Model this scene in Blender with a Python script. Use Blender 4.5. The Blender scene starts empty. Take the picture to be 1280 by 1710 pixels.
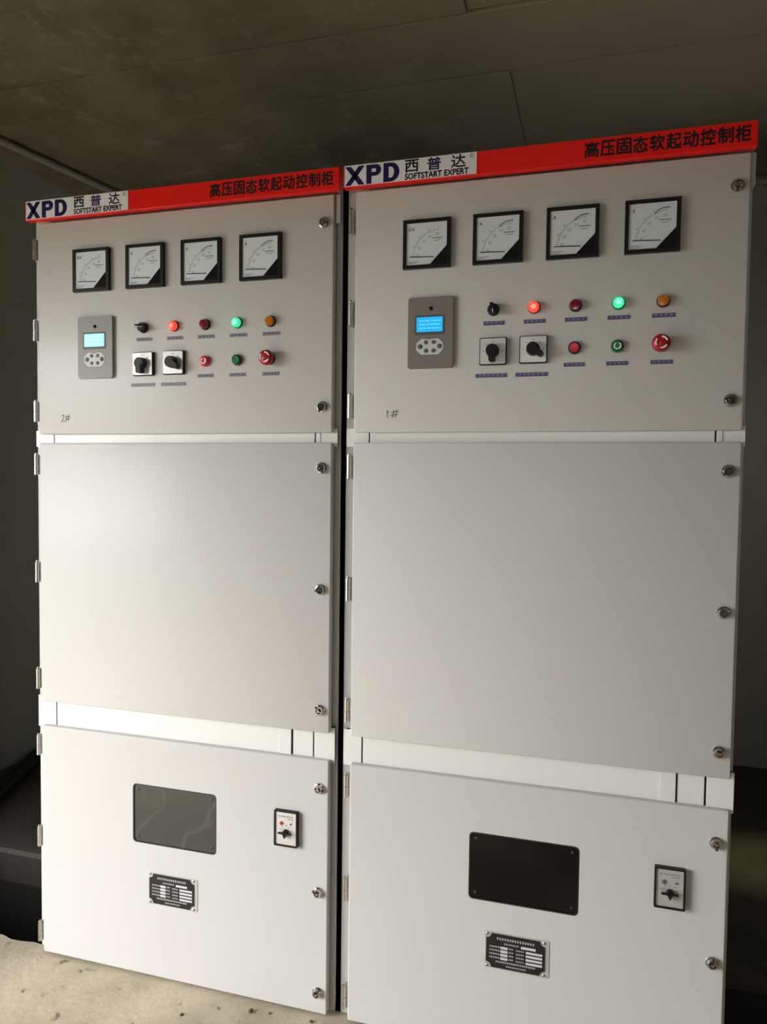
import bpy, bmesh, math, random
from mathutils import Matrix, Vector
random.seed(7)
C = bpy.context.scene.collection
SC = bpy.context.scene

# ------------------------------------------------------------------ camera
FPX = 1228.71
cam_d = bpy.data.cameras.new('camera')
cam = bpy.data.objects.new('camera', cam_d); C.objects.link(cam); SC.camera = cam
cam_d.sensor_fit = 'VERTICAL'; cam_d.sensor_height = 24.0
cam_d.lens = FPX * 24.0 / 1710.0
cam_d.clip_start = 0.02
R = Vector((0.9604716, 0.278096, 0.01252683)); U = Vector((-0.02439796, 0.03926741, 0.99893083)); F = Vector((-0.27730677, 0.95975033, -0.0445002))
m = Matrix(((R.x, U.x, -F.x), (R.y, U.y, -F.y), (R.z, U.z, -F.z))).to_4x4()
m.translation = Vector((1.58474, -1.81302, 1.45751))
cam.matrix_world = m

# ------------------------------------------------------------------ daylight and exposure
w = bpy.data.worlds.new('sky'); SC.world = w; w.use_nodes = True
wn = w.node_tree; wn.nodes.clear()
wo = wn.nodes.new('ShaderNodeOutputWorld'); wb = wn.nodes.new('ShaderNodeBackground')
wb.inputs['Color'].default_value = (0.985, 0.985, 1.0, 1); wb.inputs['Strength'].default_value = 18.0
wn.links.new(wb.outputs[0], wo.inputs[0])
SC.view_settings.view_transform = 'Standard'; SC.view_settings.look = 'None'
SC.view_settings.gamma = 1; SC.view_settings.use_curve_mapping = False
SC.view_settings.exposure = 0.0

XL, XR, YF, YB, ZC = -1.2, 3.3, -4.2, 2.3, 2.98      # room box
DOOR = (-2.75, -0.72, 0.0, 2.13)                       # opening in the left wall: y0,y1,z0,z1
WIN = (1.05, 1.85, 1.86, 2.10)                        # high window in the front wall: x0,x1,z0,z1

FILL_OPENING = (0.90, 1.25, 1.45, 1.78)                         # unseen right-wall opening added to brighten the back wall and ceiling: y0,y1,z0,z1

def portal(name, loc, rot, sx, sy):
    l = bpy.data.lights.new(name, 'AREA'); l.shape = 'RECTANGLE'; l.size = sx; l.size_y = sy
    l.cycles.is_portal = True
    o = bpy.data.objects.new(name, l); C.objects.link(o); o.location = loc; o.rotation_euler = rot
portal('doorway_portal', (XL - 0.21, (DOOR[0] + DOOR[1]) / 2, (DOOR[2] + DOOR[3]) / 2), (0, -math.pi / 2, 0), DOOR[3] - DOOR[2], DOOR[1] - DOOR[0])
portal('window_portal', ((WIN[0] + WIN[1]) / 2, YF - 0.21, (WIN[2] + WIN[3]) / 2), (math.pi / 2, 0, 0), WIN[1] - WIN[0], WIN[3] - WIN[2])

portal('fill_opening_portal', (XR + 0.21, (FILL_OPENING[0] + FILL_OPENING[1]) / 2, (FILL_OPENING[2] + FILL_OPENING[3]) / 2), (0, math.pi / 2, 0), FILL_OPENING[3] - FILL_OPENING[2], FILL_OPENING[1] - FILL_OPENING[0])

# ------------------------------------------------------------------ materials
def srgb(r, g, b):
    f = lambda v: (v / 255 / 12.92) if v / 255 <= 0.04045 else ((v / 255 + 0.055) / 1.055) ** 2.4
    return (f(r), f(g), f(b), 1)
MATS = {}
def mat(name, col, rough=0.5, metal=0.0, emit=None, es=0.0, coat=0.0, crough=0.03, spec=0.5, noise=0.0, nscale=8.0, bump=0.0, bscale=300.0):
    m = bpy.data.materials.new(name); m.use_nodes = True; nt = m.node_tree
    b = nt.nodes['Principled BSDF']
    b.inputs['Base Color'].default_value = col; b.inputs['Roughness'].default_value = rough
    b.inputs['Metallic'].default_value = metal; b.inputs['Coat Weight'].default_value = coat; b.inputs['Coat Roughness'].default_value = crough
    b.inputs['Specular IOR Level'].default_value = spec
    if emit: b.inputs['Emission Color'].default_value = emit; b.inputs['Emission Strength'].default_value = es
    if noise or bump:
        tc = nt.nodes.new('ShaderNodeTexCoord')
        if noise:
            n = nt.nodes.new('ShaderNodeTexNoise'); n.inputs['Scale'].default_value = nscale; n.inputs['Detail'].default_value = 6
            nt.links.new(tc.outputs['Object'], n.inputs['Vector'])
            mx = nt.nodes.new('ShaderNodeMix'); mx.data_type = 'RGBA'
            mx.inputs['A'].default_value = tuple(c * (1 - noise) for c in col[:3]) + (1,)
            mx.inputs['B'].default_value = tuple(min(1, c * (1 + noise)) for c in col[:3]) + (1,)
            nt.links.new(n.outputs['Fac'], mx.inputs['Factor']); nt.links.new(mx.outputs['Result'], b.inputs['Base Color'])
        if bump:
            n2 = nt.nodes.new('ShaderNodeTexNoise'); n2.inputs['Scale'].default_value = bscale; n2.inputs['Detail'].default_value = 4
            nt.links.new(tc.outputs['Object'], n2.inputs['Vector'])
            bp = nt.nodes.new('ShaderNodeBump'); bp.inputs['Strength'].default_value = bump; bp.inputs['Distance'].default_value = 0.002
            nt.links.new(n2.outputs['Fac'], bp.inputs['Height']); nt.links.new(bp.outputs['Normal'], b.inputs['Normal'])
    MATS[name] = m
    return m
def concrete(name, c1, c2, c3, s=1.3, rough=0.85, bump=0.35, light_patch=None, dirt=None):
    """mottled concrete: large stains, fine specks and pits"""
    m = bpy.data.materials.new(name); m.use_nodes = True; nt = m.node_tree; b = nt.nodes['Principled BSDF']
    b.inputs['Roughness'].default_value = rough; b.inputs['Specular IOR Level'].default_value = 0.25
    g = nt.nodes.new('ShaderNodeNewGeometry')
    def noise(sc, det=6, rgh=0.6):
        n = nt.nodes.new('ShaderNodeTexNoise'); n.inputs['Scale'].default_value = sc; n.inputs['Detail'].default_value = det; n.inputs['Roughness'].default_value = rgh
        nt.links.new(g.outputs['Position'], n.inputs['Vector']); return n
    def ramp(src, a, z):
        r = nt.nodes.new('ShaderNodeValToRGB'); r.color_ramp.elements[0].position = a; r.color_ramp.elements[1].position = z
        nt.links.new(src, r.inputs[0]); return r
    def mix(f, A, B):
        mx = nt.nodes.new('ShaderNodeMix'); mx.data_type = 'RGBA'; nt.links.new(f, mx.inputs['Factor'])
        for k, v in (('A', A), ('B', B)):
            if isinstance(v, tuple): mx.inputs[k].default_value = v
            else: nt.links.new(v, mx.inputs[k])
        return mx.outputs['Result']
    base = mix(ramp(noise(s).outputs['Fac'], 0.36, 0.66).outputs[0], c1, c2)
    base = mix(ramp(noise(s * 5.5, 8, 0.7).outputs['Fac'], 0.55, 0.78).outputs[0], base, c3)
    if dirt: base = mix(ramp(noise(17, 4, 0.6).outputs['Fac'], 0.63, 0.70).outputs[0], base, dirt)
    if light_patch:  # soft ellipse that paints light into the concrete colour
        (sx, sy, rx, ry, col) = light_patch
        mp = nt.nodes.new('ShaderNodeMapping'); mp.vector_type = 'POINT'
        mp.inputs['Location'].default_value = (-sx / rx, -sy / ry, 0); mp.inputs['Scale'].default_value = (1 / rx, 1 / ry, 0)
        nt.links.new(g.outputs['Position'], mp.inputs['Vector'])
        gr = nt.nodes.new('ShaderNodeTexGradient'); gr.gradient_type = 'SPHERICAL'; nt.links.new(mp.outputs[0], gr.inputs[0])
        base = mix(ramp(gr.outputs['Fac'], 0.05, 0.6).outputs[0], base, col)
    nt.links.new(base, b.inputs['Base Color'])
    bp = nt.nodes.new('ShaderNodeBump'); bp.inputs['Strength'].default_value = bump; bp.inputs['Distance'].default_value = 0.006
    nt.links.new(noise(26, 8, 0.65).outputs['Fac'], bp.inputs['Height']); nt.links.new(bp.outputs['Normal'], b.inputs['Normal'])
    MATS[name] = m
    return m
def glass(name, tint, film=0.0, filmcol=(0.3, 0.3, 0.27, 1), rough=0.03):
    """thin pane: tinted see-through with a Fresnel reflection, optionally a hazy protective film with creases"""
    m = bpy.data.materials.new(name); m.use_nodes = True; nt = m.node_tree; nt.nodes.clear()
    out = nt.nodes.new('ShaderNodeOutputMaterial'); tr = nt.nodes.new('ShaderNodeBsdfTransparent'); gl = nt.nodes.new('ShaderNodeBsdfGlossy')
    fr = nt.nodes.new('ShaderNodeFresnel'); mx = nt.nodes.new('ShaderNodeMixShader')
    tr.inputs['Color'].default_value = tint; gl.inputs['Roughness'].default_value = rough; fr.inputs['IOR'].default_value = 1.5
    src = tr.outputs[0]
    if film:
        df = nt.nodes.new('ShaderNodeBsdfDiffuse'); df.inputs['Color'].default_value = filmcol
        tc = nt.nodes.new('ShaderNodeTexCoord')
        n = nt.nodes.new('ShaderNodeTexWave'); n.inputs['Scale'].default_value = 2.2; n.inputs['Distortion'].default_value = 14; n.inputs['Detail'].default_value = 3
        nt.links.new(tc.outputs['Object'], n.inputs['Vector'])
        r = nt.nodes.new('ShaderNodeValToRGB'); r.color_ramp.elements[0].position = 0.975; r.color_ramp.elements[1].position = 1.0
        r.color_ramp.elements[0].color = (film,) * 3 + (1,); r.color_ramp.elements[1].color = (min(1, film * 1.4),) * 3 + (1,)
        nt.links.new(n.outputs['Fac'], r.inputs[0])
        m2 = nt.nodes.new('ShaderNodeMixShader'); nt.links.new(r.outputs[0], m2.inputs[0])
        nt.links.new(src, m2.inputs[1]); nt.links.new(df.outputs[0], m2.inputs[2]); src = m2.outputs[0]
    ge = nt.nodes.new('ShaderNodeNewGeometry'); sb = nt.nodes.new('ShaderNodeMath'); sb.operation = 'SUBTRACT'; sb.inputs[0].default_value = 1.0
    nt.links.new(ge.outputs['Backfacing'], sb.inputs[1]); mu = nt.nodes.new('ShaderNodeMath'); mu.operation = 'MULTIPLY'
    nt.links.new(fr.outputs[0], mu.inputs[0]); nt.links.new(sb.outputs[0], mu.inputs[1])
    nt.links.new(mu.outputs[0], mx.inputs[0]); nt.links.new(src, mx.inputs[1]); nt.links.new(gl.outputs[0], mx.inputs[2])
    nt.links.new(mx.outputs[0], out.inputs['Surface']); MATS[name] = m
    return m

PAINT = mat('grey_powder_coat', (0.59, 0.578, 0.56, 1), 0.44, spec=0.22, coat=0.10, crough=0.2, bump=0.05, bscale=900, noise=0.025, nscale=1.5)
RAIL = mat('pale_rail_paint', (0.76, 0.76, 0.735, 1), 0.34)
SIDE = mat('frame_paint', (0.50, 0.50, 0.475, 1), 0.4)
RED = mat('red_header', (0.93, 0.010, 0.008, 1), 0.28)
WHITE = mat('white_vinyl', (0.88, 0.87, 0.93, 1), 0.35)
NAVY = mat('navy_lettering', srgb(26, 16, 84), 0.4)
BLACKL = mat('black_lettering', srgb(22, 12, 22), 0.45)
MAROON = mat('maroon_lettering', srgb(92, 20, 44), 0.45)
CHROME = mat('chrome', (0.50, 0.49, 0.47, 1), 0.08, 1.0)
ZINC = mat('zinc', (0.62, 0.61, 0.58, 1), 0.3, 1.0)
DARKST = mat('dark_steel', (0.08, 0.075, 0.07, 1), 0.35, 0.7)
BLACKP = mat('black_plastic', (0.009, 0.0085, 0.009, 1), 0.4, spec=0.3)
BLACKG = mat('black_gloss', (0.008, 0.008, 0.010, 1), 0.15)
RUBBER = mat('rubber', (0.018, 0.018, 0.018, 1), 0.6)
DIAL = mat('dial_white', (0.86, 0.88, 0.92, 1), 0.5)
INK = mat('dial_ink', (0.07, 0.075, 0.10, 1), 0.6)
INKG = mat('faint_ink', (0.22, 0.24, 0.29, 1), 0.6)
PANELG0 = mat('panel_grey_lit', srgb(146, 143, 140), 0.45)  # left panel's glare put into a lighter copy of the grey
PANELG = mat('panel_grey', srgb(124, 119, 113), 0.5)
KEYPAD = mat('keypad_plate', srgb(205, 210, 208), 0.45)
KEYG = mat('key_grey', srgb(88, 92, 88), 0.5)
SCREEN = {0: mat('cyan_screen', (0.1, 0.3, 0.3, 1), 0.3, emit=(0.36, 1.0, 0.95, 1), es=0.95),
          1: mat('blue_screen', (0.02, 0.1, 0.2, 1), 0.3, emit=(0.015, 0.42, 0.95, 1), es=0.95)}
SCREENTX = {0: mat('cyan_screen_text', (0.3, 0.6, 0.6, 1), 0.3, emit=(0.62, 1, 1, 1), es=0.95),
            1: mat('blue_screen_text', (0.1, 0.4, 0.6, 1), 0.3, emit=(0.10, 0.70, 1, 1), es=0.95)}
LENS = {'red_lit': mat('red_lens_lit', (0.6, 0.03, 0.02, 1), 0.25, emit=(1.0, 0.055, 0.035, 1), es=1.1),
        'red_lit_core': mat('red_core', (0.8, 0.1, 0.08, 1), 0.25, emit=(1.0, 0.22, 0.16, 1), es=1.5),
        'red': mat('red_lens', srgb(120, 12, 28), 0.2, coat=0.5),
        'green_lit': mat('green_lens_lit', (0.02, 0.5, 0.2, 1), 0.25, emit=(0.03, 0.72, 0.32, 1), es=1.0),
        'green_lit_core': mat('green_core', (0.2, 0.8, 0.5, 1), 0.25, emit=(0.28, 1.0, 0.62, 1), es=1.3),
        'amber': mat('amber_lens', srgb(196, 112, 14), 0.2, coat=0.5),
        'red_button': mat('red_button', srgb(205, 42, 62), 0.3), 'green_button': mat('green_button', srgb(14, 112, 62), 0.3),
        'stop': mat('stop_red', srgb(168, 24, 36), 0.3)}
STRIP = mat('label_strip', srgb(82, 76, 122), 0.5)
STRIPG = mat('label_strip_grey', srgb(128, 126, 136), 0.5)
STRIPT = mat('label_text', srgb(52, 44, 110), 0.5)
STRIPW = mat('label_text_pale', srgb(150, 150, 176), 0.5)
PENCIL = mat('pencil', srgb(98, 92, 84), 0.7)
PLATE_SILVER = mat('silver_plate', (0.62, 0.62, 0.60, 1), 0.35, 0.5)
PLATE_BLACK = mat('nameplate_black', (0.012, 0.012, 0.013, 1), 0.35)
PLATE_INK = mat('nameplate_silver_ink', (0.62, 0.62, 0.62, 1), 0.4)
SWPLATE = mat('switch_plate', (0.74, 0.73, 0.71, 1), 0.3, 0.3)
GLASS_CLEAR = glass('meter_glass', (0.97, 0.98, 0.98, 1))
GLASS_DARK = glass('dark_glass', (0.25, 0.25, 0.24, 1))
GLASS_FILM = glass('filmed_glass', (0.25, 0.25, 0.24, 1), 0.16, (0.36, 0.36, 0.31, 1))
CONC_CEIL = concrete('ceiling_concrete', (0.17, 0.145, 0.105, 1), (0.33, 0.285, 0.205, 1), (0.42, 0.385, 0.30, 1), 1.5, light_patch=(2.1, 0.9, 1.9, 1.1, (0.50, 0.44, 0.33, 1)))  # lighter ellipse at right: pale plaster plus light painted into the colour
CONC_WALL = concrete('wall_plaster', (0.42, 0.425, 0.37, 1), (0.50, 0.50, 0.44, 1), (0.45, 0.44, 0.37, 1), 0.7, bump=0.15)
CONC_FLOOR = concrete('floor_concrete', (0.37, 0.335, 0.235, 1), (0.60, 0.51, 0.385, 1), (0.31, 0.275, 0.185, 1), 3.2, bump=0.5, dirt=(0.16, 0.135, 0.085, 1))
CONC_BACK = concrete('back_floor_concrete', (0.085, 0.078, 0.070, 1), (0.135, 0.115, 0.095, 1), (0.05, 0.042, 0.034, 1), 1.9, light_patch=(2.35, 1.25, 0.55, 0.33, (0.60, 0.64, 0.34, 1)))  # greenish ellipse is a pool of daylight painted into the floor colour
CONC_PIT = concrete('pit_concrete', (0.018, 0.016, 0.013, 1), (0.026, 0.022, 0.018, 1), (0.014, 0.013, 0.011, 1), 1.6)  # near-black colour stands for the darkness inside the trench
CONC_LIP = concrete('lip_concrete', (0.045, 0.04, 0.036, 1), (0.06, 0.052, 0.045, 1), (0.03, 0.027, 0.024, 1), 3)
CONDUIT = mat('pale_conduit', (0.42, 0.39, 0.33, 1), 0.6)
CABLE = mat('black_cable', (0.014, 0.014, 0.011, 1), 0.5)
GROUND = concrete('yard_ground', (0.09, 0.085, 0.06, 1), (0.13, 0.12, 0.085, 1), (0.08, 0.08, 0.05, 1), 0.8)
CONC_BARE = concrete('bare_wall', (0.13, 0.115, 0.09, 1), (0.19, 0.17, 0.13, 1), (0.16, 0.14, 0.11, 1), 0.9)

# ------------------------------------------------------------------ helpers
def link(name, me, material, parent=None, loc=(0, 0, 0), roty=0.0, smooth=False):
    if isinstance(me, bmesh.types.BMesh):
        bm = me; me = bpy.data.meshes.new(name)
        bmesh.ops.recalc_face_normals(bm, faces=bm.faces)
        bm.to_mesh(me); bm.free()
        if smooth:
            for p in me.polygons: p.use_smooth = True
            me.set_sharp_from_angle(angle=math.radians(38))
    if not me.materials: me.materials.append(material)
    o = bpy.data.objects.new(name, me); C.objects.link(o)
    o.location = loc; o.rotation_euler = (0, roty, 0)
    if parent: o.parent = parent
    if me.materials[0] != material:
        o.material_slots[0].link = 'OBJECT'; o.material_slots[0].material = material
    return o
def empty(name, loc, parent=None, roty=0.0):
    o = bpy.data.objects.new(name, None); C.objects.link(o); o.empty_display_size = 0.05
    o.location = loc; o.rotation_euler = (0, roty, 0)
    if parent: o.parent = parent
    return o
def box(bm, x0, x1, y0, y1, z0, z1, bevel=0.0, seg=2):
    r = bmesh.ops.create_cube(bm, size=1.0); vs = r['verts']
    bmesh.ops.scale(bm, vec=(x1 - x0, y1 - y0, z1 - z0), verts=vs)
    bmesh.ops.translate(bm, vec=((x0 + x1) / 2, (y0 + y1) / 2, (z0 + z1) / 2), verts=vs)
    if bevel:
        es = list({e for v in vs for e in v.link_edges})
        bmesh.ops.bevel(bm, geom=es, offset=bevel, segments=seg, affect='EDGES', profile=0.5)
    return bm
def B(*a, bevel=0.0, seg=2): return box(bmesh.new(), *a, bevel=bevel, seg=seg)
def lathe(bm, prof, n=28, axis='Y', cx=0, cz=0):
    """profile of (radius, outward distance); outward is -Y (out of the door) or +Z"""
    rings = []
    for r, d in prof:
        if r < 1e-6:
            p = (cx, -d, cz) if axis == 'Y' else (cx, cz, d); rings.append([bm.verts.new(p)])
        else:
            ring = []
            for i in range(n):
                a = 2 * math.pi * i / n; c, s = r * math.cos(a), r * math.sin(a)
                ring.append(bm.verts.new((cx + c, -d, cz + s) if axis == 'Y' else (cx + c, cz + s, d)))
            rings.append(ring)
    for A, Bq in zip(rings, rings[1:]):
        if len(A) == 1 and len(Bq) == 1: continue
        for i in range(n):
            j = (i + 1) % n
            if len(A) == 1: bm.faces.new((A[0], Bq[i], Bq[j]))
            elif len(Bq) == 1: bm.faces.new((A[i], A[j], Bq[0]))
            else: bm.faces.new((A[i], A[j], Bq[j], Bq[i]))
    if len(rings[0]) > 1: bm.faces.new(rings[0])
    if len(rings[-1]) > 1: bm.faces.new(rings[-1])
    return bm
def prism(bm, pts, y0, y1):
    a = [bm.verts.new((x, y0, z)) for x, z in pts]; b = [bm.verts.new((x, y1, z)) for x, z in pts]
    bm.faces.new(a); bm.faces.new(b[::-1]); n = len(pts)
    for i in range(n): bm.faces.new((a[i], b[i], b[(i + 1) % n], a[(i + 1) % n]))
    return bm
def rrect(w, h, r, n=5):
    out = []
    for cx, cz, a0 in ((w / 2 - r, h / 2 - r, 0), (-w / 2 + r, h / 2 - r, 90), (-w / 2 + r, -h / 2 + r, 180), (w / 2 - r, -h / 2 + r, 270)):
        for i in range(n + 1):
            a = math.radians(a0 + 90 * i / n); out.append((cx + r * math.cos(a), cz + r * math.sin(a)))
    return out
def ringprism(bm, outer, inner, y0, y1):
    n = len(outer)
    V = [[bm.verts.new((x, y, z)) for x, z in P] for P in (outer, inner) for y in (y0, y1)]
    o0, o1, i0, i1 = V
    for i in range(n):
        j = (i + 1) % n
        bm.faces.new((o0[i], o0[j], i0[j], i0[i])); bm.faces.new((o1[i], i1[i], i1[j], o1[j]))
        bm.faces.new((o0[i], o1[i], o1[j], o0[j])); bm.faces.new((i0[i], i0[j], i1[j], i1[i]))
    return bm
def stroke(bm, pts, wd, y0, y1):
    """flat pen stroke in the XZ plane"""
    for (x0, z0), (x1, z1) in zip(pts, pts[1:]):
        d = Vector((x1 - x0, z1 - z0)); L = d.length
        if L < 1e-6: continue
        n = Vector((-d.y, d.x)) / L * wd / 2
        prism(bm, [(x0 + n.x, z0 + n.y), (x0 - n.x, z0 - n.y), (x1 - n.x, z1 - n.y), (x1 + n.x, z1 + n.y)], y0, y1)
    return bm
def tube(bm, pts, r, n=10):
    rings = []
    for k, p in enumerate(pts):
        p = Vector(p); a = Vector(pts[max(k - 1, 0)]); b = Vector(pts[min(k + 1, len(pts) - 1)])
        t = (b - a).normalized(); s = t.cross(Vector((0, 0, 1)))
        if s.length < 1e-4: s = Vector((1, 0, 0))
        s.normalize(); u = s.cross(t)
        rings.append([bm.verts.new(p + r * (math.cos(2 * math.pi * i / n) * s + math.sin(2 * math.pi * i / n) * u)) for i in range(n)])
    for A, Bq in zip(rings, rings[1:]):
        for i in range(n): bm.faces.new((A[i], A[(i + 1) % n], Bq[(i + 1) % n], Bq[i]))
    bm.faces.new(rings[0]); bm.faces.new(rings[-1])
    return bm
TXT = {}
def text_mesh(s, x0, x1, z0, z1, off=0.0, th=0.0006, space=1.0, bold=0.0):
    """flat lettering mesh filling the given box in XZ, front face towards -Y"""
    key = (s, x0, x1, z0, z1, off, space, bold)
    if key in TXT: return TXT[key]
    cu = bpy.data.curves.new('lettering', 'FONT'); cu.body = s; cu.size = 1; cu.offset = off; cu.resolution_u = 3; cu.space_character = space
    o = bpy.data.objects.new('lettering', cu); C.objects.link(o)
    dg = bpy.context.evaluated_depsgraph_get(); me = bpy.data.meshes.new_from_object(o.evaluated_get(dg))
    bpy.data.objects.remove(o); bpy.data.curves.remove(cu)
    xs = [v.co.x for v in me.vertices]; ys = [v.co.y for v in me.vertices]
    sx = (x1 - x0) / (max(xs) - min(xs)); sy = (z1 - z0) / (max(ys) - min(ys)); mx, my = min(xs), min(ys)
    for v in me.vertices:
        X, Y = v.co.x, v.co.y; v.co = (x0 + (X - mx) * sx, 0.0, z0 + (Y - my) * sy)
    bm = bmesh.new(); bm.from_mesh(me)
    if bold:                                            # heavier strokes: overlapping shifted outlines
        src = bm.copy()
        for dx, dz in ((bold, 0), (-bold, 0), (0, bold), (0, -bold)):
            vm = {v: bm.verts.new((v.co.x + dx, 0, v.co.z + dz)) for v in src.verts}
            for f in src.faces: bm.faces.new([vm[v] for v in f.verts])
    r = bmesh.ops.extrude_face_region(bm, geom=bm.faces[:])
    bmesh.ops.translate(bm, vec=(0, -th, 0), verts=[e for e in r['geom'] if isinstance(e, bmesh.types.BMVert)])
    bmesh.ops.recalc_face_normals(bm, faces=bm.faces); bm.to_mesh(me); bm.free(); me.materials.clear()
    TXT[key] = me
    return me
def tag(o, label, cat=None, group=None, kind=None):
    if label: o['label'] = label
    if cat: o['category'] = cat
    if group: o['group'] = group
    if kind: o['kind'] = kind
    return o
def struct(name, bm, m, label=None, cat=None):
    o = link(name, bm, m); o['kind'] = 'structure'
    if label: o['label'] = label
    if cat: o['category'] = cat
    return o

# ------------------------------------------------------------------ the room
# floor: front slab, cable trench running under the cabinets (walls and bottom), darker back slab
TY0, TY1, TD = 0.036, 0.484, 0.75
floor = bmesh.new()
edge = []; x = XL
while x < XR:                                     # front slab with a slightly broken trench edge
    edge.append((x, TY0 + random.uniform(-0.003, 0.004) - (0.010 if -0.16 < x < -0.07 else 0))); x += random.uniform(0.02, 0.05)
edge.append((XR, TY0))
top = [floor.verts.new((px, py, 0.0)) for px, py in edge] + [floor.verts.new((XR, YF, 0)), floor.verts.new((XL, YF, 0))]
bot = [floor.verts.new((v.co.x, v.co.y, -0.12)) for v in top]
floor.faces.new(top); floor.faces.new(bot[::-1])
for i in range(len(top)):
    j = (i + 1) % len(top); floor.faces.new((top[i], bot[i], bot[j], top[j]))
fl = struct('floor', floor, CONC_FLOOR, 'pale tan concrete floor slab in front of the two cabinets', 'floor')
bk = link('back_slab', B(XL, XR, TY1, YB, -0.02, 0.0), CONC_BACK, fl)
link('trench_lip', B(XL, XR, TY1, TY1 + 0.15, -0.13, -0.02), CONC_LIP, fl)  # upper trench wall, its fading light put into a darker colour
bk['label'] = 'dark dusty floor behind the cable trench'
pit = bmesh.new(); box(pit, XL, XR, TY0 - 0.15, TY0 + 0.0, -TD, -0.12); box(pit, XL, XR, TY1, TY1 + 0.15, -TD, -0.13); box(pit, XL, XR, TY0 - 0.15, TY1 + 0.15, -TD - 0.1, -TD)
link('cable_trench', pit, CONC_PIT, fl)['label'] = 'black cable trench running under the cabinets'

wl = bmesh.new(); X0 = XL - 0.2
for a in ((X0, XL, DOOR[1], YB + 0.2, -TD, ZC + 0.2), (X0, XL, YF - 0.2, DOOR[0], -TD, ZC + 0.2), (X0, XL, DOOR[0], DOOR[1], DOOR[3], ZC + 0.2), (X0, XL, DOOR[0], DOOR[1], -TD, 0.0)): box(wl, *a)
struct('wall_left', wl, CONC_WALL, 'dark grey plastered wall left of the cabinets', 'wall')
struct('wall_back', B(XL, XR, YB, YB + 0.2, -TD, ZC + 0.2), CONC_WALL, 'dark plastered wall behind the cabinets', 'wall')
wr = bmesh.new()
for a in ((XR, XR + 0.2, YF - 0.2, FILL_OPENING[0], -TD, ZC + 0.2), (XR, XR + 0.2, FILL_OPENING[1], YB + 0.2, -TD, ZC + 0.2), (XR, XR + 0.2, FILL_OPENING[0], FILL_OPENING[1], -TD, FILL_OPENING[2]), (XR, XR + 0.2, FILL_OPENING[0], FILL_OPENING[1], FILL_OPENING[3], ZC + 0.2)): box(wr, *a)
struct('wall_right', wr, CONC_BARE, 'bare wall at the right', 'wall')
wf = bmesh.new()
for a in ((XL, WIN[0], YF - 0.2, YF, -TD, ZC + 0.2), (WIN[1], XR, YF - 0.2, YF, -TD, ZC + 0.2), (WIN[0], WIN[1], YF - 0.2, YF, -TD, WIN[2]), (WIN[0], WIN[1], YF - 0.2, YF, WIN[3], ZC + 0.2)): box(wf, *a)
struct('wall_front', wf, CONC_BARE, 'bare wall behind the viewer', 'wall')
# ceiling: a slab with the imprint of formwork sheets, each slightly proud or set back
ce = struct('ceiling', B(XL, XR, YF, YB, ZC + 0.030, ZC + 0.2), CONC_LIP, 'dark brown concrete ceiling marked by formwork sheets', 'ceiling')
rows = [(YF, -1.80, (0.4, 1.9)), (-1.80, -0.58, (-0.2, 1.5)), (-0.58, 0.640, (1.14, 2.6)), (0.640, 1.012, ()), (1.012, 2.3, (1.235,))]
for k, (y0, y1, cuts) in enumerate(rows):
    xs = [XL] + list(cuts) + [XR]
    for a, b in zip(xs, xs[1:]):
        dz = (0.0, 0.004, 0.010 if a > 0 else 0.002, 0.004, 0.010 if a > 0 else 0.006)[k]
        link('formwork_panel', B(a + 0.001, b - 0.001, y0 + 0.007, y1 - 0.007, ZC + dz, ZC + 0.032, bevel=0.0015, seg=1), CONC_CEIL, ce)
# frames of the openings
df = bmesh.new()
for a in ((X0 - 0.01, XL + 0.01, DOOR[1] - 0.05, DOOR[1], 0, DOOR[3]), (X0 - 0.01, XL + 0.01, DOOR[0], DOOR[0] + 0.05, 0, DOOR[3]), (X0 - 0.01, XL + 0.01, DOOR[0] + 0.05, DOOR[1] - 0.05, DOOR[3] - 0.05, DOOR[3])): box(df, *a)
struct('trim_1', df, SIDE, 'frame of the open doorway in the left wall', 'door frame')
wfm = bmesh.new()
for a in ((WIN[0], WIN[0] + 0.04, YF - 0.12, YF - 0.06, WIN[2], WIN[3]), (WIN[1] - 0.04, WIN[1], YF - 0.12, YF - 0.06, WIN[2], WIN[3]), (WIN[0] + 0.04, WIN[1] - 0.04, YF - 0.12, YF - 0.06, WIN[3] - 0.04, WIN[3]), (WIN[0] + 0.04, WIN[1] - 0.04, YF - 0.12, YF - 0.06, WIN[2], WIN[2] + 0.04), ((WIN[0] + WIN[1]) / 2 - 0.02, (WIN[0] + WIN[1]) / 2 + 0.02, YF - 0.12, YF - 0.06, WIN[2] + 0.04, WIN[3] - 0.04)): box(wfm, *a)
struct('window_1', wfm, SIDE, 'high window frame in the wall behind the viewer', 'window')
struct('ground', B(-30, XL - 0.2, -30, 30, -0.2, -0.03), GROUND, 'yard outside the doorway', 'ground')

# pale conduit under the ceiling along left and back walls
cp = [(-1.17, -0.9), (-1.13, 0.2), (-1.034, 0.955), (-0.97, 1.30), (-0.915, 1.607), (-0.87, 2.0), (-0.83, 2.2), (-0.74, 2.272), (0.5, 2.278), (3.20, 2.278)]
tag(link('conduit', tube(bmesh.new(), [(a, b, ZC - 0.022) for a, b in cp], 0.0155, 12), CONDUIT, smooth=True),
    'pale conduit running under the dark ceiling along the left and back walls', 'pipe')
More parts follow.
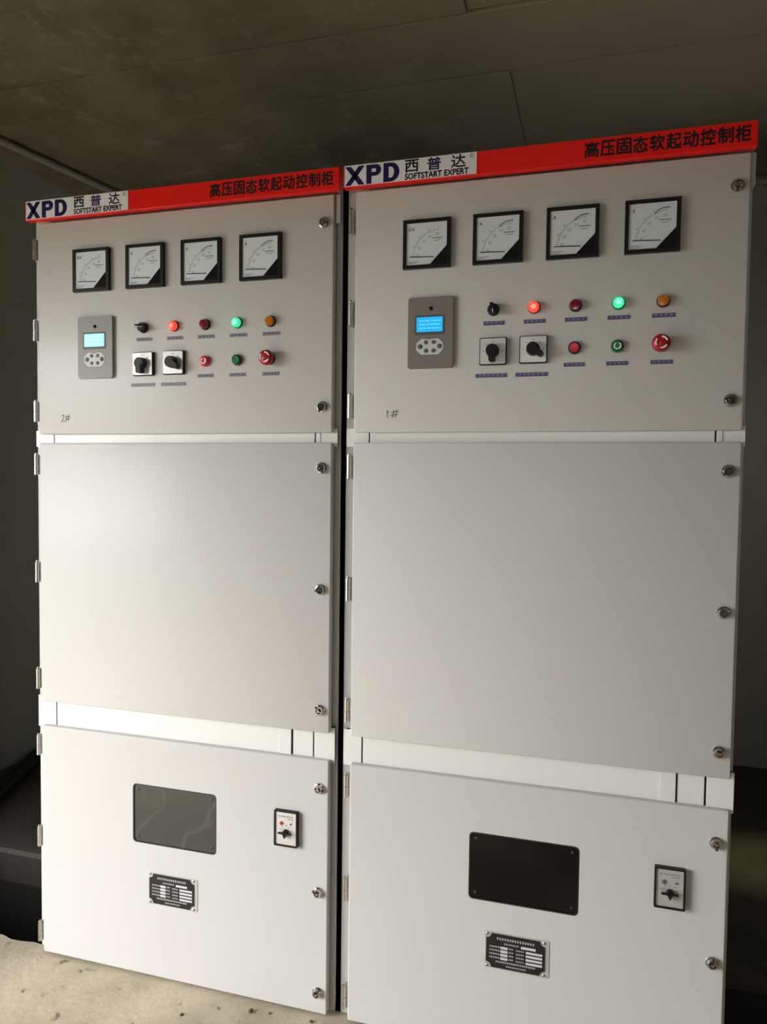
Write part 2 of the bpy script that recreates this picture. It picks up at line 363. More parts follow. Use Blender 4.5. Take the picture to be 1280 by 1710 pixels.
# two thick black cables coming out of the trench and lying over the back floor
for nm, rr, pts, lab in (
        ('power_cable', 0.027, [(-0.80, 0.33, -0.55), (-0.81, 0.40, -0.20), (-0.83, 0.46, -0.03), (-0.862, 0.56, 0.027), (-0.9505, 0.8265, 0.029), (-1.028, 1.033, 0.029), (-1.105, 1.255, 0.029), (-1.115, 1.45, 0.029), (-1.118, 2.2, 0.029)], 'thicker black cable over the dark floor left of the cabinets, the one nearer them'),
        ('power_cable', 0.018, [(-0.90, 0.33, -0.55), (-0.91, 0.40, -0.20), (-0.92, 0.46, -0.03), (-0.945, 0.60, 0.018), (-1.040, 0.915, 0.020), (-1.100, 1.085, 0.020), (-1.168, 1.28, 0.020), (-1.174, 1.45, 0.020), (-1.175, 2.2, 0.020)], 'thinner black cable lying against the foot of the left wall')):
    tag(link(nm, tube(bmesh.new(), pts, rr, 14), CABLE, smooth=True), lab, 'cable', 'black cables behind the left cabinet')
# crumbs on the floor
def crumb(x, y, r, m, label):
    bm = bmesh.new(); bmesh.ops.create_icosphere(bm, subdivisions=1, radius=r)
    for v in bm.verts: v.co *= random.uniform(0.7, 1.2); v.co.z *= 0.5
    lo = min(v.co.z for v in bm.verts); bmesh.ops.translate(bm, vec=(0, 0, -lo), verts=bm.verts)
    return tag(link('rubble_crumb', bm, m, loc=(x, y, 0)), label, 'rubble', 'small crumbs on the concrete floor')
BROWN = mat('brown_crumb', srgb(92, 52, 34), 0.8); GREYC = mat('grey_crumb', srgb(120, 108, 84), 0.9)
crumb(0.540, -0.105, 0.0055, BROWN, 'dark brown crumb on the floor below the left cabinet door, at the lower picture edge')
crumb(0.714, -0.040, 0.008, BROWN, 'reddish brown chip beside the bottom edge of the left cabinet door')
crumb(0.765, -0.030, 0.005, GREYC, 'small grey grit lump under the right half of the left cabinet')
crumb(0.885, -0.026, 0.006, BROWN, 'brown crumb just below the bottom right corner of the left cabinet')

# ------------------------------------------------------------------ cabinet pieces
DW, DT = 0.918, 0.021
CACHE = {}
def cached(key, fn):
    if key not in CACHE:
        bm = fn(); me = bpy.data.meshes.new(key)
        bmesh.ops.recalc_face_normals(bm, faces=bm.faces); bm.to_mesh(me); bm.free()
        for p in me.polygons: p.use_smooth = True
        me.set_sharp_from_angle(angle=math.radians(38)); CACHE[key] = me
    return CACHE[key]

def lock(root, x, z, rot):
    o = link('door_lock', cached('lock', lambda: lathe(bmesh.new(), [(0.0145, 0.0), (0.0150, 0.0015), (0.0140, 0.0035), (0.0118, 0.0045), (0.0112, 0.0095), (0.0100, 0.0115), (0.0078, 0.0115), (0.0072, 0.0060), (0.0, 0.0060)], 32)), CHROME, root, (x, 0, z), rot)
    link('lock_core', cached('core', lambda: prism(bmesh.new(), [(0.0062 * math.cos(math.radians(a)), 0.0062 * math.sin(math.radians(a))) for a in (90, 210, 330)], -0.0138, -0.0055)), CHROME, o)
    link('lock_tab', cached('tab', lambda: B(0.006, 0.0150, -0.0115, -0.006, -0.0028, 0.0028, bevel=0.0008)), DARKST, o)
def hinge(root, x, z, y=0.012):
    h = 0.031
    def f():
        bm = lathe(bmesh.new(), [(0.0, -h), (0.0065, -h + 0.001), (0.0065, -0.0012), (0.0048, -0.0008), (0.0048, 0.0008), (0.0065, 0.0012), (0.0065, h - 0.001), (0.0, h)], 14, 'Z')
        box(bm, 0.0, 0.012, 0.004, 0.0195, -h, h)
        return bm
    o = link('hinge', cached('hinge', f), ZINC, root, (x, y, z))
    link('hinge_pin', cached('hpin', lambda: lathe(bmesh.new(), [(0.0032, h - 0.002), (0.0044, h + 0.0015), (0.0035, h + 0.0045), (0.0, h + 0.005)], 12, 'Z')), CHROME, o)
    return o
def meter(root, x, z, unit, arc, needle=3.0):
    h = 0.060
    o = link('panel_meter', cached('bezel', lambda: (lambda bm: (ringprism(bm, [(h, h), (-h, h), (-h, -h), (h, -h)], [(0.051, 0.0515), (-0.0515, 0.0515), (-0.0515, -0.0515), (0.051, -0.0515)], -0.0115, 0.0), box(bm, -0.0515, 0.051, -0.004, -0.0005, -0.0515, 0.0515), bm)[-1])(bmesh.new())), BLACKP, root, (x, 0, z))
    link('dial_plate', cached('dial', lambda: prism(bmesh.new(), [(-0.0513, -0.0513), (0.008, -0.0513), (0.0508, -0.006), (0.0508, 0.0513), (-0.0513, 0.0513)], -0.0085, -0.0042)), DIAL, o)
    link('corner_cover', cached('corner', lambda: prism(bmesh.new(), [(0.010, -0.0513), (0.0508, -0.0513), (0.0508, -0.0085)], -0.0110, -0.0042)), BLACKG, o)
    px, pz, rr = 0.032, -0.034, 0.066
    def scale_marks():
        bm = bmesh.new(); ys = (-0.0089, -0.0084)
        P = lambda a, r: (px - r * math.cos(math.radians(a)), pz + r * math.sin(math.radians(a)))
        for i in range(21):
            a = 2 + 86 * i / 20.0; L = 0.009 if i % 5 == 0 else 0.0045
            stroke(bm, [P(a, rr), P(a, rr + L)], 0.0011 if i % 5 == 0 else 0.0006, *ys)
        stroke(bm, [P(2 + i * 4.3, rr) for i in range(21)], 0.0005, *ys)
        for i in range(5):
            cx, cz = P(6 + 78 * i / 4.0, rr - 0.010)
            for dx in (-0.0022, 0.0022): stroke(bm, [(cx + dx - 0.0012, cz + 0.0025), (cx + dx + 0.001, cz + 0.0025), (cx + dx + 0.001, cz - 0.0025), (cx + dx - 0.0012, cz - 0.0025)], 0.0009, *ys)
        if arc: stroke(bm, [(0.004, 0.026), (0.010, 0.033), (0.020, 0.038), (0.034, 0.040), (0.036, 0.037)], 0.0026, *ys)
        for k in range(3): stroke(bm, [(-0.046, -0.043 - k * 0.0028), (-0.020 - 0.006 * k, -0.043 - k * 0.0028)], 0.0009, *ys)
        stroke(bm, [(0.014, 0.012), (0.040, 0.012)], 0.0022, *ys); stroke(bm, [(0.018, 0.006), (0.036, 0.006)], 0.0012, *ys)
        return bm
    link('scale_marks', cached('scale%d' % arc, scale_marks), INKG, o)
    link('unit_letter', text_mesh(unit, -0.045, -0.045 + 0.007 * len(unit), 0.032, 0.041, 0.01, 0.0004), INK, o, (0, -0.0085, 0))
    a = math.radians(needle)
    link('needle', stroke(bmesh.new(), [(0.018, -0.034), (-0.012, -0.034 + 0.030 * math.sin(a)), (-0.042, -0.034 + 0.060 * math.sin(a))], 0.0021, -0.0102, -0.0096), BLACKL, o)
    link('meter_glass', cached('mglass', lambda: prism(bmesh.new(), [(-0.0512, -0.0512), (0.0085, -0.0512), (0.0507, -0.0065), (0.0507, 0.0512), (-0.0512, 0.0512)], -0.0112, -0.0106)), GLASS_CLEAR, o)
    return o
def lamp(root, x, z, kind):
    o = link('indicator_lamp', cached('lampring', lambda: lathe(bmesh.new(), [(0.0150, 0.0), (0.0150, 0.003), (0.0140, 0.0048), (0.0125, 0.0055), (0.0, 0.0055)], 32)), {'red_lit': LENS['red'], 'green_lit': LENS['green_button']}.get(kind, BLACKP), root, (x, 0, z))
    link('lens', cached('lens', lambda: lathe(bmesh.new(), [(0.0128, 0.0050), (0.0130, 0.0120), (0.0112, 0.0160), (0.0, 0.0172)], 10)), LENS[kind], o, roty=0.3)
    if 'lit' in kind:
        link('lamp_core', cached('lcore', lambda: prism(bmesh.new(), [((0.0085 if i % 2 else 0.0050) * math.cos(math.pi * i / 5), (0.0085 if i % 2 else 0.0050) * math.sin(math.pi * i / 5)) for i in range(10)], -0.0180, -0.0150)), LENS[kind + '_core'], o)
    return o
def push(root, x, z, kind, mark):
    o = link('push_button', cached('pushring', lambda: lathe(bmesh.new(), [(0.0150, 0.0), (0.0152, 0.004), (0.0142, 0.0090), (0.0118, 0.0095), (0.0114, 0.0060), (0.0, 0.0060)], 32)), DARKST if not mark else LENS[kind], root, (x, 0, z))
    link('button_cap', cached('pushcap', lambda: lathe(bmesh.new(), [(0.0110, 0.0058), (0.0110, 0.0105), (0.0098, 0.0125), (0.0, 0.0118)], 28)), LENS[kind], o)
    if mark:
        link('button_mark', cached('pmark', lambda: stroke(bmesh.new(), [(0.0072 * math.cos(math.radians(a)), 0.0072 * math.sin(math.radians(a))) for a in range(120, 421, 20)], 0.0028, -0.0131, -0.0120)), WHITE, o)
    return o
def knob(root, x, z, rot):
    o = link('selector_knob', cached('knobbase', lambda: lathe(bmesh.new(), [(0.0148, 0.0), (0.0148, 0.004), (0.0130, 0.0060), (0.0125, 0.0150), (0.0108, 0.0175), (0.0, 0.0175)], 30)), BLACKP, root, (x, 0, z))
    link('grip', cached('grip', lambda: B(-0.0135, 0.0125, -0.027, -0.016, -0.0042, 0.0042, bevel=0.0018)), BLACKG, o, roty=rot)
    link('pointer', cached('kpoint', lambda: B(0.003, 0.0115, -0.0276, -0.0269, -0.0009, 0.0009)), KEYPAD, o, roty=rot)
def cam_switch(root, x, z, rot, s=0.0315):
    o = link('rotary_switch', cached('swbase', lambda: prism(bmesh.new(), rrect(2 * s + 0.003, 2 * s + 0.003, 0.004), -0.008, 0.0)), BLACKP, root, (x, 0, z))
    link('switch_plate', cached('swplate', lambda: prism(bmesh.new(), rrect(2 * s - 0.002, 2 * s - 0.002, 0.003), -0.0115, -0.0075)), SWPLATE, o)
    def marks():
        bm = bmesh.new()
        for a in (0, 45, 90, 135, 180):
            ca, sa = math.cos(math.radians(a)), math.sin(math.radians(a))
            stroke(bm, [(0.021 * ca, 0.021 * sa), (0.0255 * ca, 0.0255 * sa)], 0.0013, -0.0121, -0.0114)
        return bm
    link('position_marks', cached('swmarks', marks), INK, o)
    def kn():
        bm = lathe(bmesh.new(), [(0.0165, 0.0115), (0.0165, 0.016), (0.0150, 0.0285), (0.0135, 0.0300), (0.0, 0.0300)], 30)
        prism(bm, [(-0.0078, -0.002), (0.0078, -0.002), (0.0072, -0.024), (0.0050, -0.0275), (-0.0050, -0.0275), (-0.0072, -0.024)], -0.0325, -0.0125)
        return bm
    link('switch_handle', cached('swknob', kn), BLACKP, o, roty=rot)
    return o
def emergency(root, x, z):
    o = link('emergency_button', cached('estopc', lambda: lathe(bmesh.new(), [(0.0165, 0.0), (0.0165, 0.006), (0.0125, 0.008), (0.0125, 0.016), (0.0, 0.016)], 30)), BLACKP, root, (x, 0, z))
    link('mushroom_head', cached('estoph', lambda: lathe(bmesh.new(), [(0.0125, 0.015), (0.0200, 0.017), (0.0205, 0.022), (0.0190, 0.028), (0.0150, 0.0315), (0.0, 0.0325)], 36)), LENS['stop'], o)
    def ar():
        bm = bmesh.new()
        for a0 in (20, 140, 260):
            stroke(bm, [(0.0125 * math.cos(math.radians(a0 + k * 14)), 0.0125 * math.sin(math.radians(a0 + k * 14))) for k in range(6)], 0.0036, -0.0335, -0.0300)
        return bm
    link('turn_arrows', cached('earrow', ar), WHITE, o)
    return o
def strip(root, x, z, w, idx, txtmat, stripmat):
    o = link('label_strip', cached('strip%.3f' % w, lambda: B(-w / 2, w / 2, -0.0014, 0.0, -0.0046, 0.0046)), stripmat, root, (x, 0, z))
    rnd = random.Random(idx * 13 + int(w * 1000))
    bm = bmesh.new(); n = 4 if w < 0.06 else 6; p = w * 0.86 / n
    for i in range(n):                                   # small stroked characters, too small to read in the photo
        cx = -w * 0.43 + p * (i + 0.5); hw = p * 0.34
        stroke(bm, [(cx - hw, 0.0022), (cx + hw, 0.0022)], 0.0010, -0.0017, -0.0013)
        stroke(bm, [(cx - hw, -0.0004 + rnd.uniform(-.0006, .0006)), (cx + hw, -0.0004)], 0.0009, -0.0017, -0.0013)
        stroke(bm, [(cx + rnd.uniform(-hw, hw) * 0.5, 0.0028), (cx, -0.0028)], 0.0010, -0.0017, -0.0013)
    link('lettering', bm, txtmat, o)
def control_panel(root, k):
    cx, cz, wd, hh = 0.2012, 1.823, 0.1145, 0.1755
    o = link('control_panel', cached('hmi', lambda: (lambda bm: (prism(bm, rrect(wd, hh, 0.006), -0.009, 0.0), bmesh.ops.bevel(bm, geom=[e for e in bm.edges if all(v.co.y < -0.008 for v in e.verts)], offset=0.0015, segments=2, affect='EDGES'), bm)[-1])(bmesh.new())), (PANELG0, PANELG)[k], root, (cx, 0, cz))
    link('screen_frame', cached('scrf', lambda: prism(bmesh.new(), rrect(0.076, 0.048, 0.003), -0.0097, -0.0085)), KEYG, o, (-0.002, 0, 0.019))
    link('screen', cached('scr', lambda: prism(bmesh.new(), rrect(0.066, 0.036, 0.0015), -0.0103, -0.0090)), SCREEN[k], o, (-0.002, 0, 0.020))
    def st():
        bm = bmesh.new(); rnd = random.Random(3)
        for r in range(3):
            xx = -0.026
            while xx < 0.026:
                L = rnd.uniform(0.003, 0.009); stroke(bm, [(xx, 0.009 - r * 0.009), (min(xx + L, 0.029), 0.009 - r * 0.009)], 0.0028, -0.0106, -0.0102); xx += L + rnd.uniform(0.001, 0.004)
        return bm
    link('screen_text', cached('scrt', st), SCREENTX[k], o, (-0.002, 0, 0.020))
    link('status_light', cached('hled', lambda: lathe(bmesh.new(), [(0.0052, 0.008), (0.0050, 0.0105), (0.003, 0.0125), (0.0, 0.013)], 18)), BLACKG, o, (0.000, 0, 0.0585))
    oct_ = [(-0.034, 0.008), (-0.022, 0.0195), (-0.004, 0.0185), (0.0, 0.0165), (0.004, 0.0185), (0.022, 0.0195), (0.034, 0.008), (0.034, -0.008), (0.022, -0.0195), (-0.022, -0.0195), (-0.034, -0.008)]
    link('keypad', cached('kpad', lambda: prism(bmesh.new(), oct_, -0.0100, -0.0085)), KEYPAD, o, (-0.001, 0, -0.0345))
    for (kx, kz, kr) in ((-0.0245, 0, 0.0062), (0.0245, 0, 0.0062), (-0.0095, 0.0105, 0.0052), (0.0100, 0.0105, 0.0052), (-0.0095, -0.0105, 0.0052), (0.0100, -0.0105, 0.0052)):
        link('key', cached('key%.4f' % kr, lambda: lathe(bmesh.new(), [(kr, 0.0098), (kr, 0.0108), (kr * 0.8, 0.0116), (0, 0.0116)], 16)), KEYG, o, (kx - 0.001, 0, -0.0345 + kz))
def nameplate(root, z, dx):
    w_, h_ = 0.1455, 0.0870
    o = link('nameplate', cached('npback', lambda: prism(bmesh.new(), rrect(w_ + 0.013, h_ + 0.007, 0.002), -0.0012, 0.0)), PLATE_SILVER, root, (0.4425 + dx + 0.003, 0, z))
    def pl():
        pts = []; n = 5; r = 0.013
        for sx, sz, a0 in ((1, 1, 270), (-1, 1, 360), (-1, -1, 90), (1, -1, 180)):
            for i in range(n + 1):
                a = math.radians(a0 - 90 * i / n); pts.append((sx * w_ / 2 + r * math.cos(a), sz * h_ / 2 + r * math.sin(a)))
        return prism(bmesh.new(), pts, -0.0026, -0.0010)
    link('black_field', cached('npblack', pl), PLATE_BLACK, o, (-0.003, 0, 0))
    def ink():
        bm = bmesh.new(); ys = (-0.0031, -0.0025); rnd = random.Random(5)
        def chars(x0, x1, zc, hh):
            x = x0
            while x < x1:
                stroke(bm, [(x, zc + hh / 2), (x + hh * 0.75, zc + hh / 2)], hh * .22, *ys); stroke(bm, [(x, zc), (x + hh * 0.75, zc)], hh * .2, *ys)
                stroke(bm, [(x + hh * rnd.uniform(.2, .55), zc + hh / 2), (x + hh * 0.4, zc - hh / 2)], hh * .22, *ys); x += hh * 1.12
        chars(-0.046, 0.048, 0.0315, 0.0056)
        chars(-0.028, 0.008, 0.0205, 0.0038); stroke(bm, [(0.014, 0.0195), (0.050, 0.0195)], 0.0062, *ys)
        for i in range(4):
            zz = 0.0100 - i * 0.0092
            chars(-0.064, -0.038, zz, 0.0038); stroke(bm, [(-0.036, zz), (-0.019, zz)], 0.0064, *ys); chars(-0.016, -0.006, zz, 0.0036)
            chars(0.002, 0.022, zz - 0.001, 0.0036); stroke(bm, [(0.026, zz - 0.001), (0.066, zz - 0.001)], 0.0056, *ys)
        chars(-0.048, 0.050, -0.0275, 0.0042); chars(-0.022, 0.024, -0.0365, 0.0034)
        return bm
    link('lettering', cached('npink', ink), PLATE_INK, o, (-0.003, 0, 0))
    for sx in (-1, 1):
        for sz in (-1, 1): link('rivet', cached('rivet', lambda: lathe(bmesh.new(), [(0.0036, 0.001), (0.0034, 0.0028), (0.0020, 0.0040), (0, 0.0043)], 14)), CHROME, o, (-0.003 + sx * (w_ / 2 - 0.0025), 0, sz * (h_ / 2 - 0.0025)))
def lower_switch(root, z, dx, k):
    w_, h_ = 0.0685, 0.0985; cx = 0.7965 + dx
    o = link('earthing_switch', cached('lsf', lambda: ringprism(bmesh.new(), rrect(w_, h_, 0.003), rrect(w_ - 0.009, h_ - 0.009, 0.0015), -0.011, 0.0)), BLACKP, root, (cx, 0, z))
    link('face_plate', cached('lsp', lambda: prism(bmesh.new(), rrect(w_ - 0.0092, h_ - 0.0092, 0.0014), -0.0085, -0.001)), SWPLATE if k == 0 else PLATE_SILVER, o)
    def mk():
        bm = bmesh.new(); ys = (-0.0090, -0.0084)
        for i in range(6): stroke(bm, [(-0.022 + i * 0.0075, 0.033), (-0.017 + i * 0.0075, 0.033)], 0.0034, *ys)
        for i in range(3): stroke(bm, [(0.006 + i * 0.0055, 0.0265), (0.010 + i * 0.0055, 0.0265)], 0.0024, *ys)
        for i in range(5): a = math.radians(20 + 35 * i); stroke(bm, [(0.016 * math.cos(a), -0.010 + 0.016 * math.sin(a)), (0.021 * math.cos(a), -0.010 + 0.021 * math.sin(a))], 0.0012, *ys)
        return bm
    link('face_marks', cached('lsm', mk), INKG, o)
    link('signal_light', cached('lsl', lambda: lathe(bmesh.new(), [(0.0052, 0.0084), (0.0050, 0.0105), (0.0, 0.0120)], 16)), LENS['red_button' if k == 0 else 'red'] if k == 0 else KEYG, o, (-0.013, 0, 0.014))
    link('test_button', cached('lsb', lambda: lathe(bmesh.new(), [(0.0026, 0.0084), (0.0026, 0.0105), (0.0, 0.0108)], 12)), KEYG, o, (0.014, 0, 0.014))
    def hd():
        bm = lathe(bmesh.new(), [(0.0085, 0.0084), (0.0085, 0.014), (0.0072, 0.017), (0, 0.017)], 20)
        prism(bm, [(-0.019, 0.0022), (0.019, 0.0022), (0.019, -0.0022), (-0.019, -0.0022)], -0.0195, -0.0145)
        prism(bm, [(-0.007, 0.0), (0.007, 0.0), (0.0, -0.014)], -0.0205, -0.0105)
        return bm
    link('handle', cached('lsh', hd), BLACKP, o, (0, 0, -0.010))
def pencil_mark(root, x, z, strokes, name='pencil_mark'):
    bm = bmesh.new()
    for s in strokes: stroke(bm, s, 0.0016, -0.0006, 0.0)
    link(name, bm, PENCIL, root, (x, 0, z))

def block_letter(ch, x0, x1, z0, z1, t=0.0135, y0=-0.0006, y1=0.0):
    bm = bmesh.new(); e = t * 1.12
    if ch == 'X':
        prism(bm, [(x0, z0), (x0 + e, z0), (x1, z1), (x1 - e, z1)], y0, y1); prism(bm, [(x0, z1), (x0 + e, z1), (x1, z0), (x1 - e, z0)], y0, y1)
    else:
        zb = z0 + 0.40 * (z1 - z0) if ch == 'P' else z0
        prism(bm, [(x0, z0), (x0 + t, z0), (x0 + t, z1), (x0, z1)], y0, y1)
        zc, r = (zb + z1) / 2, (z1 - zb) / 2; hx = x1 - r * (0.95 if ch == 'D' else 1.0); tt = t * 0.72
        hx = max(hx, x0 + t * 0.6); rx = x1 - hx
        O = [(x0 + t * 0.5, z1)] + [(hx + rx * math.cos(math.radians(a)), zc + r * math.sin(math.radians(a))) for a in range(90, -91, -15)] + [(x0 + t * 0.5, zb)]
        I = [(x0 + t * 0.5, z1 - tt)] + [(hx + (rx - t) * math.cos(math.radians(a)), zc + (r - tt) * math.sin(math.radians(a))) for a in range(90, -91, -15)] + [(x0 + t * 0.5, zb + tt)]
        for i in range(len(O) - 1): prism(bm, [O[i], O[i + 1], I[i + 1], I[i]], y0, y1)
    return bm
def door_mesh(z0, z1, hole=None):
    bm = B(0, DW, 0, DT, z0, z1, bevel=0.0035, seg=3)
    if not hole: return bm
    (hx0, hx1, hz0, hz1) = hole
    a = bpy.data.meshes.new('d'); bm.to_mesh(a); bm.free(); oa = bpy.data.objects.new('d', a); C.objects.link(oa)
    c = bmesh.new(); cx, cz = (hx0 + hx1) / 2, (hz0 + hz1) / 2
    prism(c, [(cx + p, cz + q) for p, q in rrect(hx1 - hx0, hz1 - hz0, 0.012)], -0.05, 0.1); bmesh.ops.recalc_face_normals(c, faces=c.faces)
    cm = bpy.data.meshes.new('c'); c.to_mesh(cm); c.free(); oc = bpy.data.objects.new('c', cm); C.objects.link(oc)
    md = oa.modifiers.new('b', 'BOOLEAN'); md.operation = 'DIFFERENCE'; md.solver = 'EXACT'; md.object = oc
    dg = bpy.context.evaluated_depsgraph_get(); me = bpy.data.meshes.new_from_object(oa.evaluated_get(dg))
    bpy.data.objects.remove(oa); bpy.data.objects.remove(oc)
    out = bmesh.new(); out.from_mesh(me); return out

def cabinet(k, X, label):
    root = tag(empty('switchgear_cabinet', (X, 0, 0)), label, 'electrical cabinet', 'switchgear cabinets side by side')
    bl, br = (-0.0345, 0.9310) if k == 0 else (-0.0310, 0.9275)
    cl, cr = (-0.0270, 0.9290) if k == 0 else (-0.0245, 0.9285)
    D, ZT = 1.15, 2.24
    # carcass of sheet panels, hollow inside
    for nm, a in (('side_panel', (bl, bl + 0.002, 0.052, D, 0.0, ZT)), ('side_panel', (br - 0.002, br, 0.038, D, 0.0, ZT)), ('back_panel', (bl + 0.002, br - 0.002, D - 0.002, D, 0.0, ZT)),
                  ('roof_panel', (bl, br, 0.0, D, ZT, ZT + 0.003)), ('base_panel', (bl + 0.002, br - 0.002, 0.052, D - 0.002, 0.0, 0.004)),
                  ('frame_post', (bl, 0.030, 0.0320, 0.052, 0.0, ZT)), ('frame_post', (0.872, br, 0.0320, 0.038, 0.0, ZT)), ('mounting_plate', (0.03, 0.872, 0.50, 0.503, 0.75, 2.2))):
        link(nm, B(*a, bevel=0.0006 if 'panel' in nm or 'plate' in nm else 0.002, seg=1), {'frame_post': PAINT, 'side_panel': DARKST, 'base_panel': DARKST}.get(nm, SIDE), root)  # side panels darkened to give the black shade between the cabinets
    link('sill_rail', B(0.030, 0.872, 0.0330, 0.052, 0.004, 0.030), SIDE, root)
    link('head_rail', B(0.030, 0.872, 0.0330, 0.052, 2.13, ZT), PAINT, root)
    # cross rails: separate sheet covers with slits between them
    s0 = (0.0395, 0.0275)[k]
    for z0, z1, pcs in ((0.694, 0.792, ((cl, s0 - 0.0020, 0.0195), (s0 + 0.0020, 0.768, 0.0185), (0.768, 0.8030, 0.0165), (0.8075, 0.8655, 0.0195), (0.8700, cr, 0.0165))),
                        (1.540, 1.590, ((cl, 0.0360, 0.0195), (0.0395, 0.8635, 0.0185), (0.8675, 0.880, 0.0175), (0.880, cr - 0.001, 0.0190)))):
        dn = link('cross_rail', B(cl + 0.004, cr - 0.004, 0.0215, 0.0318, z0 + 0.002, z1 - 0.002), BLACKP, root)
        for a, b, y in pcs: link('rail_cover', B(a, b, y - 0.001, y + 0.0015, z0 + 0.001, z1 - 0.001, bevel=0.0006, seg=1), RAIL, dn)
    if True:   # short corner gussets under the header
        link('corner_gusset', B(br - 0.011, br + 0.001, 0.008, 0.0318, 2.118, 2.19, bevel=0.001), SIDE, root)
    # doors
    link('upper_door', cached('updoor', lambda: door_mesh(1.5775, 2.189)), PAINT, root)
    link('middle_door', cached('middoor', lambda: door_mesh(0.7800, 1.5515)), PAINT, root)
    for zz0, zz1 in ((1.5775, 2.189), (0.7800, 1.5515), (0.0070, 0.7055)):
        link('door_seal', B(0.898, 0.911, DT - 0.0005, 0.0322, zz0 + 0.01, zz1 - 0.01), RUBBER, root)
    wdx, wdz = ((-0.002, -0.001), (0.002, 0.001))[k]
    H = (0.3178 + wdx, 0.5878 + wdx, 0.398 + wdz, 0.571 + wdz)
    ld = link('lower_door', door_mesh(0.0070, 0.7055, H), PAINT, root)
    # viewing window
    wc = ((H[0] + H[1]) / 2, 0, (H[2] + H[3]) / 2); ww, wh = H[1] - H[0], H[3] - H[2]
    vw = link('viewing_window', ringprism(bmesh.new(), rrect(ww - 0.0002, wh - 0.0002, 0.012), rrect(ww - 0.006, wh - 0.006, 0.010), 0.0005, 0.012), RUBBER, root, wc)
    link('window_pane', prism(bmesh.new(), rrect(ww - 0.006, wh - 0.006, 0.010), 0.003, 0.006), (GLASS_FILM, GLASS_DARK)[k], vw)
    for sx in (-1, 1):
        for sz in (-1, 1): link('screw', cached('wscrew', lambda: lathe(bmesh.new(), [(0.0036, 0.0), (0.0034, 0.0012), (0.002, 0.0022), (0, 0.0024)], 14)), DARKST, vw, (sx * (ww / 2 - 0.017), 0.003, sz * (wh / 2 - 0.017)))
    # header board with logo
    hb0, hb1 = (-0.0255, 0.9380) if k == 0 else (-0.0275, 0.9255)
    hd = tag(link('header_board', B(hb0, hb1, -0.0200, 0.0, 2.1925, 2.2475, bevel=0.0015), RED, root), 'red header board with white logo panel and dark lettering')
    lx = 0.320 if k == 0 else 0.3115
    link('logo_panel', B(hb0 + 0.004, lx, -0.0212, -0.0198, 2.1950, 2.2465), WHITE, hd)
    Y = (0, -0.0211, 0)
    for ch, a, b in (('X', hb0 + 0.0055, 0.0290), ('P', 0.0340, 0.0725), ('D', 0.0785, 0.1195)):
        link('lettering', cached('letter%s%.4f' % (ch, a), lambda: block_letter(ch, a, b, 2.1965, 2.2430)), NAVY, hd, Y)
    o1 = lx - 0.3115
    for ch, a in (('西', 0.134), ('普', 0.190), ('达', 0.250)):
        link('lettering', text_mesh(ch, a, a + 0.034, 2.2145, 2.2440, bold=0.0007), (BLACKL, NAVY, BLACKL)['西普达'.index(ch)] if ch != '西' else BLACKL, hd, (o1, -0.0211, 0))
    link('lettering', text_mesh('SOFTSTART EXPERT', 0.134, 0.292, 2.1970, 2.2110, bold=0.0006), MAROON if k == 0 else BLACKL, hd, (o1, -0.0211, 0))
    link('lettering', text_mesh('®', 0.294, 0.305, 2.233, 2.244, 0.0), INKG, hd, (o1, -0.0211, 0))
    t0 = (0.573, 0.562)[k]
    for i, ch in enumerate('高压固态软起动控制柜'):
        link('lettering', text_mesh(ch, 0.0, 0.0310, 2.2045, 2.2390, bold=0.0010), BLACKL, hd, (t0 + i * (0.354 / 10), -0.0199, 0))
    # meters
    for i, mx in enumerate((0.1886, 0.3638, 0.5385, 0.7150)):
        meter(root, mx, 2.042, 'kV' if i == 0 else 'A', int(i > 0), (3, 2, 2.5, 3)[i])
    control_panel(root, k)
    # lamps, switches, buttons
    xs = (0.3558, 0.4527, 0.5490, 0.6457, 0.7432); z1, z2 = 1.8727, 1.7734
    knob(root, xs[0], z1, (0.25, 1.35)[k]); lamp(root, xs[1], z1, 'red_lit'); lamp(root, xs[2], z1, 'red'); lamp(root, xs[3], z1, 'green_lit'); lamp(root, xs[4], z1, 'amber')
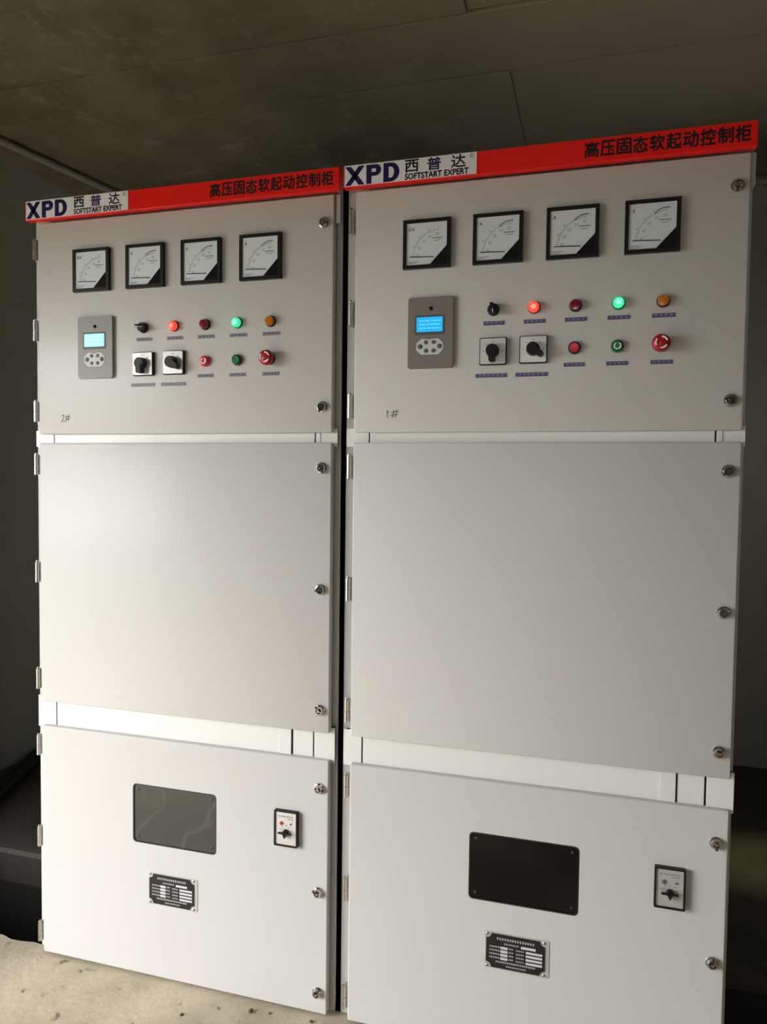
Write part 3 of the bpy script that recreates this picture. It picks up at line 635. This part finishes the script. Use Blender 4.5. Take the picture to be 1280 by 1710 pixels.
    cam_switch(root, xs[0] + 0.0015, z2 - 0.002, 0.0); cam_switch(root, xs[1] + 0.001, z2 - 0.001, -0.95)
    push(root, xs[2], z2, 'red_button', k == 0); push(root, xs[3], z2, 'green_button', k == 1); emergency(root, 0.7400, z2 + 0.001)
    for i, xx in enumerate(xs):
        grey = k == 0 and i < 2
        strip(root, xx + 0.0015, 1.8405, 0.050, i, STRIPW if k else STRIPT, STRIPG if k == 0 else STRIP)
        if i < 2: strip(root, xx - 0.003, 1.7140, 0.076, i + 5, STRIPW, STRIP if k else STRIPG)
        else: strip(root, xx, 1.7345, 0.048, i + 5, STRIPW if k else STRIPT, STRIPG if k == 0 else STRIP)
    nameplate(root, 0.2740 - 0.004 + 0.007 * k, 0.002 if k == 0 else -0.002)
    lower_switch(root, 0.5092, 0.003 if k == 0 else -0.002, k)
    for i, z in enumerate((2.118, 1.644, 1.485, 1.164, 0.841, 0.629, 0.344, 0.066)): lock(root, 0.8915, z, (0.4, 2.1, 1.2, 2.9, 4.0, 0.2, 3.5, 5.2)[i] + k * 1.3)
    for i, z in enumerate((2.118, 1.883, 1.645, 1.488, 1.166, 0.843, 0.640, 0.357, 0.060)): hinge(root, (-0.0215, -0.0150)[k], z)
    if k == 0: pencil_mark(root, 0.092, 1.624, [[(-0.014, 0.006), (-0.006, 0.010), (-0.004, 0.004), (-0.013, -0.010), (0.000, -0.009)], [(0.006, 0.008), (0.002, -0.010)], [(0.013, 0.010), (0.009, -0.008)], [(0.000, 0.003), (0.017, 0.005)], [(-0.001, -0.004), (0.015, -0.002)]])
    else: pencil_mark(root, 0.104, 1.624, [[(-0.016, 0.004), (-0.012, 0.009), (-0.014, -0.010)], [(0.004, 0.010), (-0.001, -0.010)], [(0.012, 0.011), (0.007, -0.009)], [(-0.004, 0.004), (0.016, 0.006)], [(-0.006, -0.004), (0.014, -0.001)]])
    return root

cabinet(0, 0.0, 'left grey switchgear cabinet with red header, filmed grey window and pale cyan screen')
cabinet(1, 0.9773, 'right grey switchgear cabinet with red header, black window and bright blue screen')
